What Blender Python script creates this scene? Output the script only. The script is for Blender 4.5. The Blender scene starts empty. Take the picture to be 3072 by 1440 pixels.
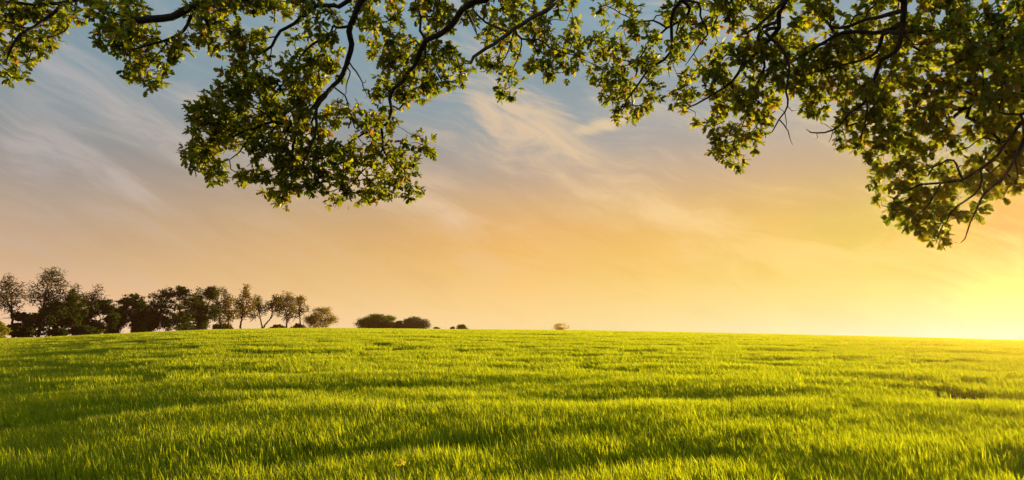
import bpy, math, random
import numpy as np
from mathutils import Vector

# ------------------------------------------------------------------ camera, world, sun, exposure
scn = bpy.context.scene
COL = scn.collection
F = 1877.0                                   # focal length in photo pixels (22 mm on 36 mm, 3072 px wide)
PITCH = math.atan((1015.0 - 720.0) / F)
EYE = 1.80
CAM = np.array([0.0, 0.0, EYE])
cp, sp = math.cos(PITCH), math.sin(PITCH)

cd = bpy.data.cameras.new('camera'); cam = bpy.data.objects.new('camera', cd); COL.objects.link(cam)
cd.sensor_width = 36; cd.lens = 36 * F / 3072; cd.clip_end = 20000; cd.clip_start = 0.05
cam.location = CAM; cam.rotation_euler = (math.pi / 2 + PITCH, 0, 0)
scn.camera = cam

def ray(x, y):
    """unit direction of the photo point x, y"""
    cx, cy = (x - 1536) / F, (720 - y) / F
    d = np.array([cx, cp - cy * sp, sp + cy * cp])
    return d / np.linalg.norm(d)

SUN_AZ = math.atan2(ray(3190, 900)[0], ray(3190, 900)[1])      # clockwise from +Y
SUN_EL = math.radians(5.0)
SD = Vector((math.sin(SUN_AZ) * math.cos(SUN_EL), math.cos(SUN_AZ) * math.cos(SUN_EL), math.sin(SUN_EL)))
sl = bpy.data.lights.new('sun', 'SUN'); so = bpy.data.objects.new('sun', sl); COL.objects.link(so)
sl.energy = 5.0; sl.angle = math.radians(0.6); sl.color = (1.0, 0.76, 0.42)
so.rotation_euler = SD.to_track_quat('Z', 'Y').to_euler(); so.location = (30, 30, 30)

scn.view_settings.view_transform = 'Standard'
scn.view_settings.look = 'None'
scn.view_settings.exposure = 0.9
scn.view_settings.gamma = 1.0
scn.view_settings.use_curve_mapping = False
scn.render.engine = 'CYCLES'
scn.cycles.max_bounces = 8
scn.cycles.diffuse_bounces = 3
scn.cycles.transmission_bounces = 4
scn.cycles.glossy_bounces = 2
scn.cycles.volume_bounces = 0
scn.cycles.transparent_max_bounces = 8

def lin(c):
    o = []
    for v in c:
        v = v / 255.0
        o.append(v / 12.92 if v <= 0.04045 else ((v + 0.055) / 1.055) ** 2.4)
    return tuple(o)

class NT:
    """small node-tree helper"""
    def __init__(s, tree): s.t = tree; s.n = tree.nodes; s.l = tree.links
    def put(s, node, sock, v):
        if v is None: return
        i = node.inputs[sock]
        if isinstance(v, bpy.types.NodeSocket): s.l.new(v, i)
        else: i.default_value = v
    def math(s, op, a, b=None, c=None, clamp=False):
        n = s.n.new('ShaderNodeMath'); n.operation = op; n.use_clamp = clamp
        s.put(n, 0, a); s.put(n, 1, b); s.put(n, 2, c); return n.outputs[0]
    def vm(s, op, a, b=None):
        n = s.n.new('ShaderNodeVectorMath'); n.operation = op
        s.put(n, 0, a); s.put(n, 1, b)
        return n.outputs['Value'] if op in ('DOT_PRODUCT', 'LENGTH', 'DISTANCE') else n.outputs[0]
    def comb(s, x, y, z=0.0):
        n = s.n.new('ShaderNodeCombineXYZ'); s.put(n, 0, x); s.put(n, 1, y); s.put(n, 2, z); return n.outputs[0]
    def sep(s, v):
        n = s.n.new('ShaderNodeSeparateXYZ'); s.put(n, 0, v); return n.outputs
    def ramp(s, f, stops, mode='LINEAR'):
        n = s.n.new('ShaderNodeValToRGB'); n.color_ramp.interpolation = mode
        e = n.color_ramp.elements
        while len(e) < len(stops): e.new(0.5)
        for i, (p, c) in enumerate(stops):
            e[i].position = p; e[i].color = tuple(c) + (1.0,) if len(c) == 3 else c
        s.put(n, 0, f); return n.outputs[0]
    def rng(s, v, a, b, c=0.0, d=1.0, smooth=True):
        n = s.n.new('ShaderNodeMapRange'); n.interpolation_type = 'SMOOTHSTEP' if smooth else 'LINEAR'
        s.put(n, 0, v); s.put(n, 1, a); s.put(n, 2, b); s.put(n, 3, c); s.put(n, 4, d); return n.outputs[0]
    def noise(s, vec, scale, detail=4, rough=0.55, dist=0.0, lac=2.0):
        n = s.n.new('ShaderNodeTexNoise'); n.noise_dimensions = '3D'
        s.put(n, 'Vector', vec); n.inputs['Scale'].default_value = scale
        n.inputs['Detail'].default_value = detail; n.inputs['Roughness'].default_value = rough
        n.inputs['Distortion'].default_value = dist; n.inputs['Lacunarity'].default_value = lac
        return n.outputs['Fac'], n.outputs['Color']
    def mix(s, f, a, b, mode='MIX'):
        n = s.n.new('ShaderNodeMix'); n.data_type = 'RGBA'; n.blend_type = mode
        s.put(n, 0, f); s.put(n, 6, a); s.put(n, 7, b); return n.outputs[2]

# ---- sky: Nishita sky under a sunset gradient with cirrus
W = bpy.data.worlds.new('World'); scn.world = W; W.use_nodes = True
W.node_tree.nodes.clear(); N = NT(W.node_tree)
tc = N.n.new('ShaderNodeTexCoord').outputs['Generated']
dx, dy, dz = N.sep(tc)
az = N.math('ARCTAN2', dx, dy)
el = N.math('ARCSINE', dz)
def elpos(y):                                  # elevation of photo row y, as ramp position over 0..32 deg
    return max(0.0, min(1.0, math.degrees(math.atan2(720 - y, F) + PITCH) / 32.0))
elr = N.math('DIVIDE', el, math.radians(32.0), clamp=True)
GLARE_D, GLARE_G, GLARE_C, BOX, TOP = 0.00034, 0.79, (1.0, 0.47, 0.20), 250.0, 20.5  # added scattering box, tinted orange to give the glare towards the sun
def behind_glare(x, y, c):
    """sky radiance that reads as colour c once the glare of the added haze box lies in front of it"""
    d = ray(x, y); L = min(BOX / abs(d[0] + 1e-6), BOX / abs(d[1]), (TOP - EYE) / max(d[2], 1e-4))
    ct = float(d @ np.array(SD)); ph = (1 - GLARE_G ** 2) / (4 * math.pi * (1 + GLARE_G ** 2 - 2 * GLARE_G * ct) ** 1.5)
    T = math.exp(-GLARE_D * L); e = 2 ** scn.view_settings.exposure
    return tuple(max(0.03, (lin(c)[i] / e - (1 - T) * GLARE_C[i] * ph * sl.energy * sl.color[i]) / (0.56 * T)) for i in range(3))
# colours read off the sky at photo rows, for the left, the middle and the right of the view
ROWS = [1010, 960, 900, 830, 760, 690, 620, 540, 450, 350, 200, 0]
LEFT = [(246, 205, 172), (240, 198, 160), (228, 186, 146), (210, 175, 136), (198, 168, 138), (184, 163, 142), (166, 153, 144), (152, 150, 148), (142, 152, 156), (133, 153, 163), (132, 155, 165), (130, 156, 168)]
MIDC = [(255, 224, 162), (255, 218, 150), (252, 210, 136), (248, 200, 120), (243, 191, 110), (236, 184, 112), (222, 180, 126), (200, 172, 144), (172, 164, 156), (152, 162, 166), (139, 160, 169), (134, 164, 180)]
RIGH = [(255, 250, 205), (255, 242, 172), (255, 232, 140), (255, 222, 112), (255, 214, 104), (250, 207, 108), (240, 197, 122), (226, 188, 142), (208, 183, 158), (186, 176, 170), (166, 170, 176), (150, 168, 178)]
XS = [130, 820, 1560, 2000, 2350, 2620, 2830, 3040]
def target_col(x, k):
    a, b, t = (LEFT, MIDC, (x - 130) / 1430) if x < 1560 else (MIDC, RIGH, min(1, (x - 1560) / 1250))
    return tuple(a[k][i] * (1 - t) + b[k][i] * t for i in range(3))
base = None
for q, x in enumerate(XS):
    d = ray(x, 900); a_ = math.atan2(d[0], d[1])
    c_ = N.ramp(elr, sorted([(elpos(y), behind_glare(x, y, target_col(x, k))) for k, y in enumerate(ROWS)]))
    base = c_ if base is None else N.mix(N.rng(az, pa_, a_, smooth=False), base, c_)
    pa_ = a_
# cirrus: long fibrous streaks that slope gently down to the right
wob = N.noise(N.comb(az, el), 3.0, 3, 0.5)[1]
wob = N.vm('SUBTRACT', wob, (0.5, 0.5, 0.5))
wn = N.n.new('ShaderNodeVectorMath'); wn.operation = 'SCALE'; N.put(wn, 0, wob); wn.inputs['Scale'].default_value = 0.12
azw = N.math('ADD', az, N.sep(wn.outputs[0])[0]); elw = N.math('ADD', el, N.sep(wn.outputs[0])[1])
cs, sn = math.cos(math.radians(-19)), math.sin(math.radians(-19))
al = N.math('ADD', N.math('MULTIPLY', azw, cs), N.math('MULTIPLY', elw, sn))
ac = N.math('SUBTRACT', N.math('MULTIPLY', elw, cs), N.math('MULTIPLY', azw, sn))
fib = N.noise(N.comb(N.math('MULTIPLY', al, 2.6), N.math('MULTIPLY', ac, 12.0)), 1.7, 12, 0.70, 0.85)[0]
big = N.noise(N.comb(N.math('MULTIPLY', al, 1.5), N.math('MULTIPLY', ac, 4.0), 3.7), 2.1, 5, 0.55, 0.5)[0]
def wisp(x, y, rx, ry, rot):
    d = ray(x, y); a0, e0 = math.atan2(d[0], d[1]), math.asin(d[2])
    ua = N.math('SUBTRACT', azw, a0); ue = N.math('SUBTRACT', elw, e0)
    c, s_ = math.cos(rot), math.sin(rot)
    p = N.math('DIVIDE', N.math('ADD', N.math('MULTIPLY', ua, c), N.math('MULTIPLY', ue, s_)), rx)
    q = N.math('DIVIDE', N.math('SUBTRACT', N.math('MULTIPLY', ue, c), N.math('MULTIPLY', ua, s_)), ry)
    r2 = N.math('ADD', N.math('MULTIPLY', p, p), N.math('MULTIPLY', q, q))
    return N.math('POWER', 2.718, N.math('MULTIPLY', r2, -1.0))
ws = None
for a in [(1640, 450, .17, .05, -.5), (1450, 350, .08, .03, -.7), (1750, 560, .12, .02, -.3), (1800, 395, .07, .010, .25), (200, 430, .10, .030, -.5), (330, 300, .16, .03, -.35),
          (90, 440, .05, .03, -.3), (400, 545, .05, .02, -.5), (2050, 640, .12, .022, -.25), 
          (2450, 760, .20, .03, -.2), (620, 330, .10, .02, -.35), (1000, 520, .2, .03, -.3)]:
    w_ = wisp(*a); ws = w_ if ws is None else N.math('MAXIMUM', ws, w_)
dens = N.math('ADD', N.math('MULTIPLY', fib, 0.62), N.math('MULTIPLY', big, 0.38))
dens = N.math('ADD', dens, N.math('MULTIPLY', ws, 0.21))
cl = N.math('MULTIPLY', N.rng(dens, 0.47, 0.72, 0.0, 0.75), N.math('MULTIPLY', N.math('MULTIPLY', N.rng(az, -0.1, 0.62, 1.0, 0.55), N.rng(az, -0.6, -0.15, 0.72, 1.0)), N.rng(el, 0.05, 0.22, 0.35, 1.0)))
ccol = N.ramp(N.rng(az, -0.65, 0.65, smooth=False), [(0.0, lin((198, 187, 183))), (0.5, lin((238, 204, 162))), (0.8, lin((250, 222, 160))), (1.0, lin((246, 222, 168)))])
sky = N.mix(cl, base, ccol)
# dim gaps between streaks
sky = N.mix(N.rng(dens, 0.52, 0.36, 0.0, 0.28), sky, N.mix(1.0, sky, (0.80, 0.79, 0.82, 1), 'MULTIPLY'))
# glow round the sun
dt = N.math('MAXIMUM', N.vm('DOT_PRODUCT', tc, tuple(SD)), 0.0)
g1 = N.math('MULTIPLY', N.math('POWER', dt, 1500.0), 0.10)
g2 = N.math('MULTIPLY', N.math('POWER', dt, 60.0), 0.0)
glow = N.math('ADD', g1, g2)
gn = N.n.new('ShaderNodeVectorMath'); gn.operation = 'SCALE'; gn.inputs[0].default_value = (1.0, 0.86, 0.42); N.put(gn, 'Scale', glow)
sky = N.mix(1.0, sky, gn.outputs[0], 'ADD')
nst = N.n.new('ShaderNodeTexSky'); nst.sky_type = 'NISHITA'; nst.sun_disc = False
nst.sun_elevation = SUN_EL; nst.sun_rotation = SUN_AZ; nst.altitude = 80; nst.dust_density = 2.0
bg1 = N.n.new('ShaderNodeBackground'); N.put(bg1, 0, nst.outputs[0]); bg1.inputs[1].default_value = 0.06
bg2 = N.n.new('ShaderNodeBackground'); N.put(bg2, 0, sky); bg2.inputs[1].default_value = 0.56
mx = N.n.new('ShaderNodeMixShader'); mx.inputs[0].default_value = 0.97
N.l.new(bg1.outputs[0], mx.inputs[1]); N.l.new(bg2.outputs[0], mx.inputs[2])
wo = N.n.new('ShaderNodeOutputWorld'); N.l.new(mx.outputs[0], wo.inputs[0])

# ------------------------------------------------------------------ helpers
rnd = random.Random(7); R = np.random.default_rng(11)
_G = R.random((256, 256))
def vnoise(x, y):
    x = np.asarray(x, float); y = np.asarray(y, float)
    xi = np.floor(x).astype(int); yi = np.floor(y).astype(int)
    fx = x - xi; fy = y - yi; fx = fx * fx * (3 - 2 * fx); fy = fy * fy * (3 - 2 * fy)
    g = lambda a, b: _G[a & 255, b & 255]
    return (g(xi, yi) * (1 - fx) * (1 - fy) + g(xi + 1, yi) * fx * (1 - fy) + g(xi, yi + 1) * (1 - fx) * fy + g(xi + 1, yi + 1) * fx * fy) * 2 - 1
def fbm(x, y, o=3):
    s = 0; a = 1.0; t = 0
    for i in range(o):
        s = s + a * vnoise(np.asarray(x) * 2 ** i + 17.3 * i, np.asarray(y) * 2 ** i + 5.1 * i); t += a; a *= .5
    return s / t

def mesh_from(name, V, loops, sizes, mat=None, tint=None, smooth=False):
    me = bpy.data.meshes.new(name)
    V = np.ascontiguousarray(V, dtype=np.float32); loops = np.ascontiguousarray(loops, dtype=np.int32)
    sizes = np.ascontiguousarray(sizes, dtype=np.int32)
    me.vertices.add(len(V)); me.vertices.foreach_set('co', V.ravel())
    me.loops.add(len(loops)); me.loops.foreach_set('vertex_index', loops)
    me.polygons.add(len(sizes))
    st = np.zeros(len(sizes), np.int32); st[1:] = np.cumsum(sizes)[:-1]
    me.polygons.foreach_set('loop_start', st)
    try: me.polygons.foreach_set('loop_total', sizes)
    except Exception: pass
    if tint is not None:
        at = me.attributes.new('tint', 'FLOAT', 'POINT'); at.data.foreach_set('value', np.ascontiguousarray(tint, dtype=np.float32))
    if smooth: me.polygons.foreach_set('use_smooth', np.ones(len(sizes), bool))
    if mat: me.materials.append(mat)
    me.update(calc_edges=True); me.validate()
    return me

def obj(name, me, parent=None, label=None, cat=None, group=None, kind=None, loc=None):
    o = bpy.data.objects.new(name, me); COL.objects.link(o)
    if parent is not None: o.parent = parent
    if loc is not None: o.location = loc
    if label: o['label'] = label
    if cat: o['category'] = cat
    if group: o['group'] = group
    if kind: o['kind'] = kind
    return o

def new_mat(name):
    m = bpy.data.materials.new(name); m.use_nodes = True; m.node_tree.nodes.clear(); return m, NT(m.node_tree)
def attr(N, name):
    a = N.n.new('ShaderNodeAttribute'); a.attribute_name = name; return a.outputs['Fac']

def leaf_mat(name, refl, trans, tfac=0.5, gloss=0.06, rough=0.45):
    """thin leaf: diffuse + translucent + a little sheen; refl/trans are ramp stops over the leaf's own random tint"""
    m, N = new_mat(name)
    t = attr(N, 'tint')
    d = N.n.new('ShaderNodeBsdfDiffuse'); N.put(d, 0, N.ramp(t, refl))
    tr = N.n.new('ShaderNodeBsdfTranslucent'); N.put(tr, 0, N.ramp(t, trans))
    gl = N.n.new('ShaderNodeBsdfGlossy'); gl.inputs['Roughness'].default_value = rough; gl.inputs[0].default_value = (0.85, 0.80, 0.45, 1)
    a = N.n.new('ShaderNodeMixShader'); a.inputs[0].default_value = tfac
    N.l.new(d.outputs[0], a.inputs[1]); N.l.new(tr.outputs[0], a.inputs[2])
    b = N.n.new('ShaderNodeMixShader'); b.inputs[0].default_value = gloss
    N.l.new(a.outputs[0], b.inputs[1]); N.l.new(gl.outputs[0], b.inputs[2])
    o = N.n.new('ShaderNodeOutputMaterial'); N.l.new(b.outputs[0], o.inputs[0])
    return m

def bark_mat(name, c1, c2, scale=9.0):
    m, N = new_mat(name)
    g = N.n.new('ShaderNodeTexCoord').outputs['Object']
    f, _ = N.noise(g, scale, 6, 0.6, 0.8)
    p = N.n.new('ShaderNodeBsdfPrincipled'); N.put(p, 'Base Color', N.ramp(f, [(0.3, c1), (0.7, c2)]))
    p.inputs['Roughness'].default_value = 0.9
    b = N.n.new('ShaderNodeBump'); b.inputs['Strength'].default_value = 0.8; b.inputs['Distance'].default_value = 0.02
    N.put(b, 'Height', f); N.l.new(b.outputs[0], p.inputs['Normal'])
    o = N.n.new('ShaderNodeOutputMaterial'); N.l.new(p.outputs[0], o.inputs[0]); return m

M_GRASS = leaf_mat('wheat_blade', [(0.0, (0.045, 0.070, 0.004)), (0.6, (0.080, 0.105, 0.004)), (0.93, (0.12, 0.13, 0.006)), (1.0, (0.20, 0.16, 0.04))],
                   [(0.0, (0.39, 0.47, 0.005)), (0.6, (0.61, 0.69, 0.007)), (0.93, (0.86, 0.85, 0.010)), (1.0, (0.62, 0.50, 0.12))], 0.66, 0.035, 0.5)
M_OAK = leaf_mat('oak_leaf', [(0.0, (0.030, 0.048, 0.010)), (0.6, (0.066, 0.092, 0.014)), (0.90, (0.13, 0.14, 0.02)), (0.95, (0.16, 0.085, 0.015)), (1.0, (0.18, 0.085, 0.02))],
                 [(0.0, (0.13, 0.18, 0.008)), (0.6, (0.42, 0.46, 0.010)), (0.90, (0.72, 0.62, 0.015)), (0.95, (0.55, 0.26, 0.03)), (1.0, (0.5, 0.2, 0.03))], 0.56, 0.05)
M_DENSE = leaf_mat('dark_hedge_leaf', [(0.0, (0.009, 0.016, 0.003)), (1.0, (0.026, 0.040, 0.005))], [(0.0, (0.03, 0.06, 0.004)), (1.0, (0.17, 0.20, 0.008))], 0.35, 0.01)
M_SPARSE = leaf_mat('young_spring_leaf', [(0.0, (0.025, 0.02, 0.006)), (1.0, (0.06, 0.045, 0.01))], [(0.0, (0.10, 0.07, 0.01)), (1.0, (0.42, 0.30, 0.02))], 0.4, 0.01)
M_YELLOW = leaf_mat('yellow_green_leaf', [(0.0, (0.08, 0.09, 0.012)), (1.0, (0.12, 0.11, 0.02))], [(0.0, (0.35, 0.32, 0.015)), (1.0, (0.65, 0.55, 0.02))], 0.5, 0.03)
M_GOLD = leaf_mat('golden_brown_leaf', [(0.0, (0.04, 0.03, 0.008)), (1.0, (0.10, 0.07, 0.012))], [(0.0, (0.25, 0.17, 0.01)), (1.0, (0.75, 0.50, 0.02))], 0.5, 0.01)
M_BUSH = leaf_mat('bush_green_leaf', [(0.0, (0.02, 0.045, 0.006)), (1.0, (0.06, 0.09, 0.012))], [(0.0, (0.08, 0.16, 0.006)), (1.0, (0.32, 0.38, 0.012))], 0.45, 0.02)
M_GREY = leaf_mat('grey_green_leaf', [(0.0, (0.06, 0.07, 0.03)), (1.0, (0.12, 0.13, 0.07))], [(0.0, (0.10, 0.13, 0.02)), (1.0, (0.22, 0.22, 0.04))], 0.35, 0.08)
M_RUST = leaf_mat('rust_leaf', [(0.0, (0.12, 0.07, 0.02)), (1.0, (0.18, 0.10, 0.02))], [(0.0, (0.85, 0.48, 0.06)), (1.0, (0.95, 0.66, 0.10))], 0.7, 0.03)
M_BARK = bark_mat('oak_bark', (0.014, 0.009, 0.007), (0.045, 0.030, 0.021))
M_DEAD = bark_mat('weathered_bark', (0.05, 0.035, 0.026), (0.15, 0.11, 0.085))
M_FARBARK = bark_mat('far_bark', (0.02, 0.014, 0.01), (0.05, 0.036, 0.026), 3.0)

# ------------------------------------------------------------------ terrain: one sheet rising to a long low crest
HZ = [(-400, 1020), (0, 1015), (200, 1008.5), (430, 997), (640, 988.5), (820, 984.5), (1000, 983.8), (1330, 987), (1600, 989), (1800, 991), (2048, 996), (2560, 1006.5), (3072, 1020), (3500, 1030)]
_a, _e = [], []
for x, y in HZ:
    d = ray(x, y); _a.append(math.atan2(d[0], d[1])); _e.append(math.atan2(d[2], math.hypot(d[0], d[1])))
_a = np.array(_a); _e = np.array(_e)
GRASS_H = 0.24                                # the crest seen is the top of the crop
def crest(azm):
    e = np.interp(azm, _a, _e)
    k = 0.02
    e = (e + np.interp(azm - k, _a, _e) + np.interp(azm + k, _a, _e)) / 3
    back = np.clip((np.abs(azm) - 0.9) / 0.9, 0, 1); e = e * (1 - back) + (-0.004) * back
    Rc = np.interp(azm, [-1.2, -0.68, -0.3, 0.0, 0.35, 0.7, 1.2], [135, 135, 165, 175, 165, 140, 130])
    h = EYE - GRASS_H
    s = (math.sqrt(h) + np.sqrt(np.maximum(h + 2 * e * Rc, 0.15))) / 2
    return s * s, Rc
# micro relief of the crop: long low swells lying across the view, drawn out along one direction
_ca, _sa = math.cos(math.radians(23)), math.sin(math.radians(23))
def swell(x, y):
    u = x * _ca + y * _sa; v = -x * _sa + y * _ca
    return 0.6 * fbm(u / 6.0, v / 1.9, 3) + 0.4 * fbm(u / 2.2 + 40, v / 0.9 + 9, 2)
HOLLOWS = [(-1.6, 7.9, 2.4, .60, .30), (1.6, 7.6, 1.8, .5, .26), (-6.6, 10.6, 2.2, .6, .22), (-5.0, 8.0, 1.6, .5, .12), (-2.0, 14.5, 3.0, .8, .16), (3.2, 13.0, 2.2, .7, .14), (-9.5, 15.5, 3.0, .8, .15)]
def ground(x, y):
    x = np.asarray(x, float); y = np.asarray(y, float)
    r = np.hypot(x, y); azm = np.arctan2(x, y)
    Z, Rc = crest(azm); t = r / Rc
    z = np.where(t < 1, Z * (2 * t - t * t), Z - 38 * (1 - np.exp(-((t - 1) ** 2) * Z / 38)))
    near = np.clip((r - 1.5) / 3, 0, 1) * np.clip((Rc * 0.8 - r) / 60, 0, 1)
    for hx_, hy_, a_, b_, dp in HOLLOWS:
        u = (x - hx_) * _ca + (y - hy_) * _sa; v = -(x - hx_) * _sa + (y - hy_) * _ca
        z = z - dp * 0.62 * (0.75 + 0.6 * fbm(x / 0.8 + 3, y / 0.6, 2)) * np.exp(-(u / a_) ** 2 - ((v + 0.35 * fbm(u / 1.3, u * 0 + 4.4, 2)) / b_) ** 2)
    return z + 0.105 * swell(x, y) * near

def soil_mat():
    m, N = new_mat('field_soil')
    g = N.n.new('ShaderNodeTexCoord').outputs['Object']
    f, _ = N.noise(g, 5.0, 8, 0.6); f2, _ = N.noise(g, 0.35, 4, 0.6)
    c = N.mix(f2, N.ramp(f, [(0.3, (0.045, 0.032, 0.018)), (0.7, (0.11, 0.075, 0.045))]), (0.035, 0.05, 0.012, 1))
    p = N.n.new('ShaderNodeBsdfPrincipled'); N.put(p, 'Base Color', c); p.inputs['Roughness'].default_value = 1.0; p.inputs['Specular IOR Level'].default_value = 0.0
    b = N.n.new('ShaderNodeBump'); b.inputs['Strength'].default_value = 1.0; b.inputs['Distance'].default_value = 0.05
    N.put(b, 'Height', f); N.l.new(b.outputs[0], p.inputs['Normal'])
    o = N.n.new('ShaderNodeOutputMaterial'); N.l.new(p.outputs[0], o.inputs[0]); return m

rr = np.concatenate([[0.0], np.geomspace(0.6, 260, 300), np.geomspace(280, 9000, 40)])
aa = np.linspace(-math.pi, math.pi, 721)[:-1]
# finer azimuth steps in front
aa = np.sort(np.concatenate([np.linspace(-0.95, 0.95, 560), np.linspace(0.97, 2 * math.pi - 0.97, 200)]))
RR, AA = np.meshgrid(rr[1:], aa, indexing='ij')
X, Y = RR * np.sin(AA), RR * np.cos(AA)
Z = ground(X, Y)
V = np.concatenate([[[0, 0, float(ground(0.0, 0.01))]], np.stack([X, Y, Z], -1).reshape(-1, 3)])
na, nr = len(aa), len(rr) - 1
i = np.arange(nr - 1)[:, None] * na; j = np.arange(na)[None, :]; j2 = (j + 1) % na
q = np.stack([1 + i + j, 1 + i + j2, 1 + i + na + j2, 1 + i + na + j], -1)[..., ::1].reshape(-1, 4)
tri = np.stack([np.zeros(na, int), 1 + (np.arange(na) + 1) % na, 1 + np.arange(na)], -1)
gme = mesh_from('ground', V, np.concatenate([q[:, ::-1].ravel(), tri[:, ::-1].ravel()]), np.concatenate([np.full(len(q), 4), np.full(na, 3)]), soil_mat(), smooth=True)
obj('ground', gme, kind='structure')

def at(x, y, dist):
    """world point on the photo ray at a slant distance"""
    return CAM + ray(x, y) * dist
def on_ground(x, y, h=0.0):
    d = ray(x, y); t = 1.0
    while t < 400:
        p = CAM + d * t
        if p[2] <= float(ground(p[0], p[1])) + h: break
        t *= 1.004
    return CAM + d * t

# ------------------------------------------------------------------ the crop: blade clumps scattered by geometry nodes
def blade_patch(name, radius, n, w, hmin, hmax, seg, lean, seed):
    g = np.random.default_rng(seed)
    r = radius * np.sqrt(g.random(n)); a = g.random(n) * 2 * math.pi
    bx, by = r * np.cos(a), r * np.sin(a)
    # plants stand in small tufts
    k = max(4, n // 9); tx = radius * np.sqrt(g.random(k)); ta = g.random(k) * 6.283
    ti = g.integers(0, k, n); m = g.random(n) < 0.75
    bx = np.where(m, tx[ti] * np.cos(ta[ti]) + g.normal(0, .022, n), bx)
    by = np.where(m, tx[ti] * np.sin(ta[ti]) + g.normal(0, .022, n), by)
    hh = g.uniform(hmin, hmax, n) * (0.75 + 0.25 * g.random(k)[ti]); yaw = g.random(n) * 6.283
    dirx = np.cos(yaw); diry = np.sin(yaw)
    ln = np.abs(g.normal(0, lean, n)) + 0.04; la = g.random(n) * 6.283
    lx = ln * np.cos(la) - 0.16; ly = ln * np.sin(la) - 0.05       # a light breeze leans everything to the left
    ww = w * g.uniform(0.6, 1.25, n)
    s = np.linspace(0, 1, seg + 1)
    droop = np.where(g.random(n) < 0.18, g.uniform(0.25, 0.6, n), g.uniform(0, .12, n))
    vs = []
    for t in s:
        cx = bx + hh * lx * (t ** 1.8); cy = by + hh * ly * (t ** 1.8)
        cz = hh * (t - droop * t ** 3) - 0.02
        wd = ww * (1 - t ** 2.2) * 0.5 * (0.6 + 0.8 * min(t * 3, 1)) + 0.0002
        tw = yaw + t * 0.9
        vs.append(np.stack([cx - np.cos(tw) * wd, cy - np.sin(tw) * wd, cz], -1))
        vs.append(np.stack([cx + np.cos(tw) * wd, cy + np.sin(tw) * wd, cz], -1))
    V = np.stack(vs, 1); nv = 2 * (seg + 1)
    f = np.array([[2 * i, 2 * i + 1, 2 * i + 3, 2 * i + 2] for i in range(seg)])
    Fc = (f[None] + (np.arange(n) * nv)[:, None, None]).reshape(-1, 4)
    tint = np.repeat(np.clip(g.random(n) ** 1.0 * 0.95 + (g.random(n) < 0.02) * 0.3, 0, 1), nv)
    me = mesh_from(name, V.reshape(-1, 3), Fc.ravel(), np.full(len(Fc), 4), M_GRASS, tint, True)
    return bpy.data.objects.new(name, me)

gcol = bpy.data.collections.new('grass_clumps')          # source clumps, not linked into the scene
NV = 8
for i in range(NV): gcol.objects.link(blade_patch('clump_a%02d' % i, 0.42, 560, 0.0105, 0.13, 0.33, 4, 0.18, 100 + i))
for i in range(NV): gcol.objects.link(blade_patch('clump_b%02d' % i, 0.80, 800, 0.0145, 0.13, 0.32, 3, 0.18, 200 + i))
for i in range(NV): gcol.objects.link(blade_patch('clump_c%02d' % i, 1.6, 1500, 0.025, 0.13, 0.30, 2, 0.18, 300 + i))

EDGE = on_ground(3230, 1470)
def edge_fade(x, y):
    d = np.hypot(x - EDGE[0], y - EDGE[1]) + 0.25 * fbm(x * 2.2, y * 2.2, 2)
    return np.clip((d - 0.75) / 0.55, 0.35, 1.0)
pts, rot, scl, idx = [], [], [], []
def scatter(r0, r1, cell, lod, azlim):
    n = int((r1 * r1 - r0 * r0) * azlim / (cell * cell))
    r = np.sqrt(R.uniform(r0 * r0, r1 * r1, n)); a = R.uniform(-azlim, azlim, n)
    x, y = r * np.sin(a), r * np.cos(a)
    if lod == 0:                                   # even cover close by
        gx, gy = np.meshgrid(np.arange(-r1, r1, cell), np.arange(0, r1, cell)); x = gx.ravel() + R.uniform(-.5, .5, gx.size) * cell; y = gy.ravel() + R.uniform(-.5, .5, gx.size) * cell
        rr_ = np.hypot(x, y); k = (rr_ > r0) & (rr_ < r1) & (np.abs(np.arctan2(x, y)) < azlim); x = x[k]; y = y[k]; n = len(x)
    z = ground(x, y)
    hgt = 1.0 + 0.24 * fbm(x / 1.3 + 7, y / 0.9 + 3, 2) + 0.12 * fbm(x / 0.45, y / 0.45, 2) + 0.30 * swell(x + 31, y + 17)
    hgt *= edge_fade(x, y)
    pts.append(np.stack([x, y, z], -1)); rot.append(R.uniform(-0.5, 0.5, n))
    sx = R.uniform(0.9, 1.1, n); scl.append(np.stack([sx, sx, np.where(edge_fade(x, y) < 0.9, np.clip(hgt, .25, 1.6), np.clip(hgt, 0.80, 1.6)) * R.uniform(0.92, 1.08, n)], -1))
    idx.append(lod * NV + R.integers(0, NV, n))
scatter(1.0, 17, 0.33, 0, 1.0)
scatter(15, 55, 0.80, 1, 0.92)
scatter(48, 240, 1.55, 2, 0.88)
pts = np.concatenate(pts); rot = np.concatenate(rot); scl = np.concatenate(scl); idx = np.concatenate(idx)
pm = bpy.data.meshes.new('grass'); pm.vertices.add(len(pts)); pm.vertices.foreach_set('co', pts.astype(np.float32).ravel())
at1 = pm.attributes.new('yaw', 'FLOAT_VECTOR', 'POINT'); at1.data.foreach_set('vector', np.stack([rot * 0, rot * 0, rot], -1).astype(np.float32).ravel())
at2 = pm.attributes.new('size', 'FLOAT_VECTOR', 'POINT'); at2.data.foreach_set('vector', scl.astype(np.float32).ravel())
at3 = pm.attributes.new('pick', 'INT', 'POINT'); at3.data.foreach_set('value', idx.astype(np.int32))
pm.materials.append(M_GRASS)
grass = obj('grass', pm, label='young green wheat crop covering the whole field, backlit by the low sun', cat='grass', kind='stuff')
gt = bpy.data.node_groups.new('scatter_clumps', 'GeometryNodeTree')
gt.interface.new_socket('Geometry', in_out='INPUT', socket_type='NodeSocketGeometry')
gt.interface.new_socket('Geometry', in_out='OUTPUT', socket_type='NodeSocketGeometry')
gi = gt.nodes.new('NodeGroupInput'); go = gt.nodes.new('NodeGroupOutput')
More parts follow.
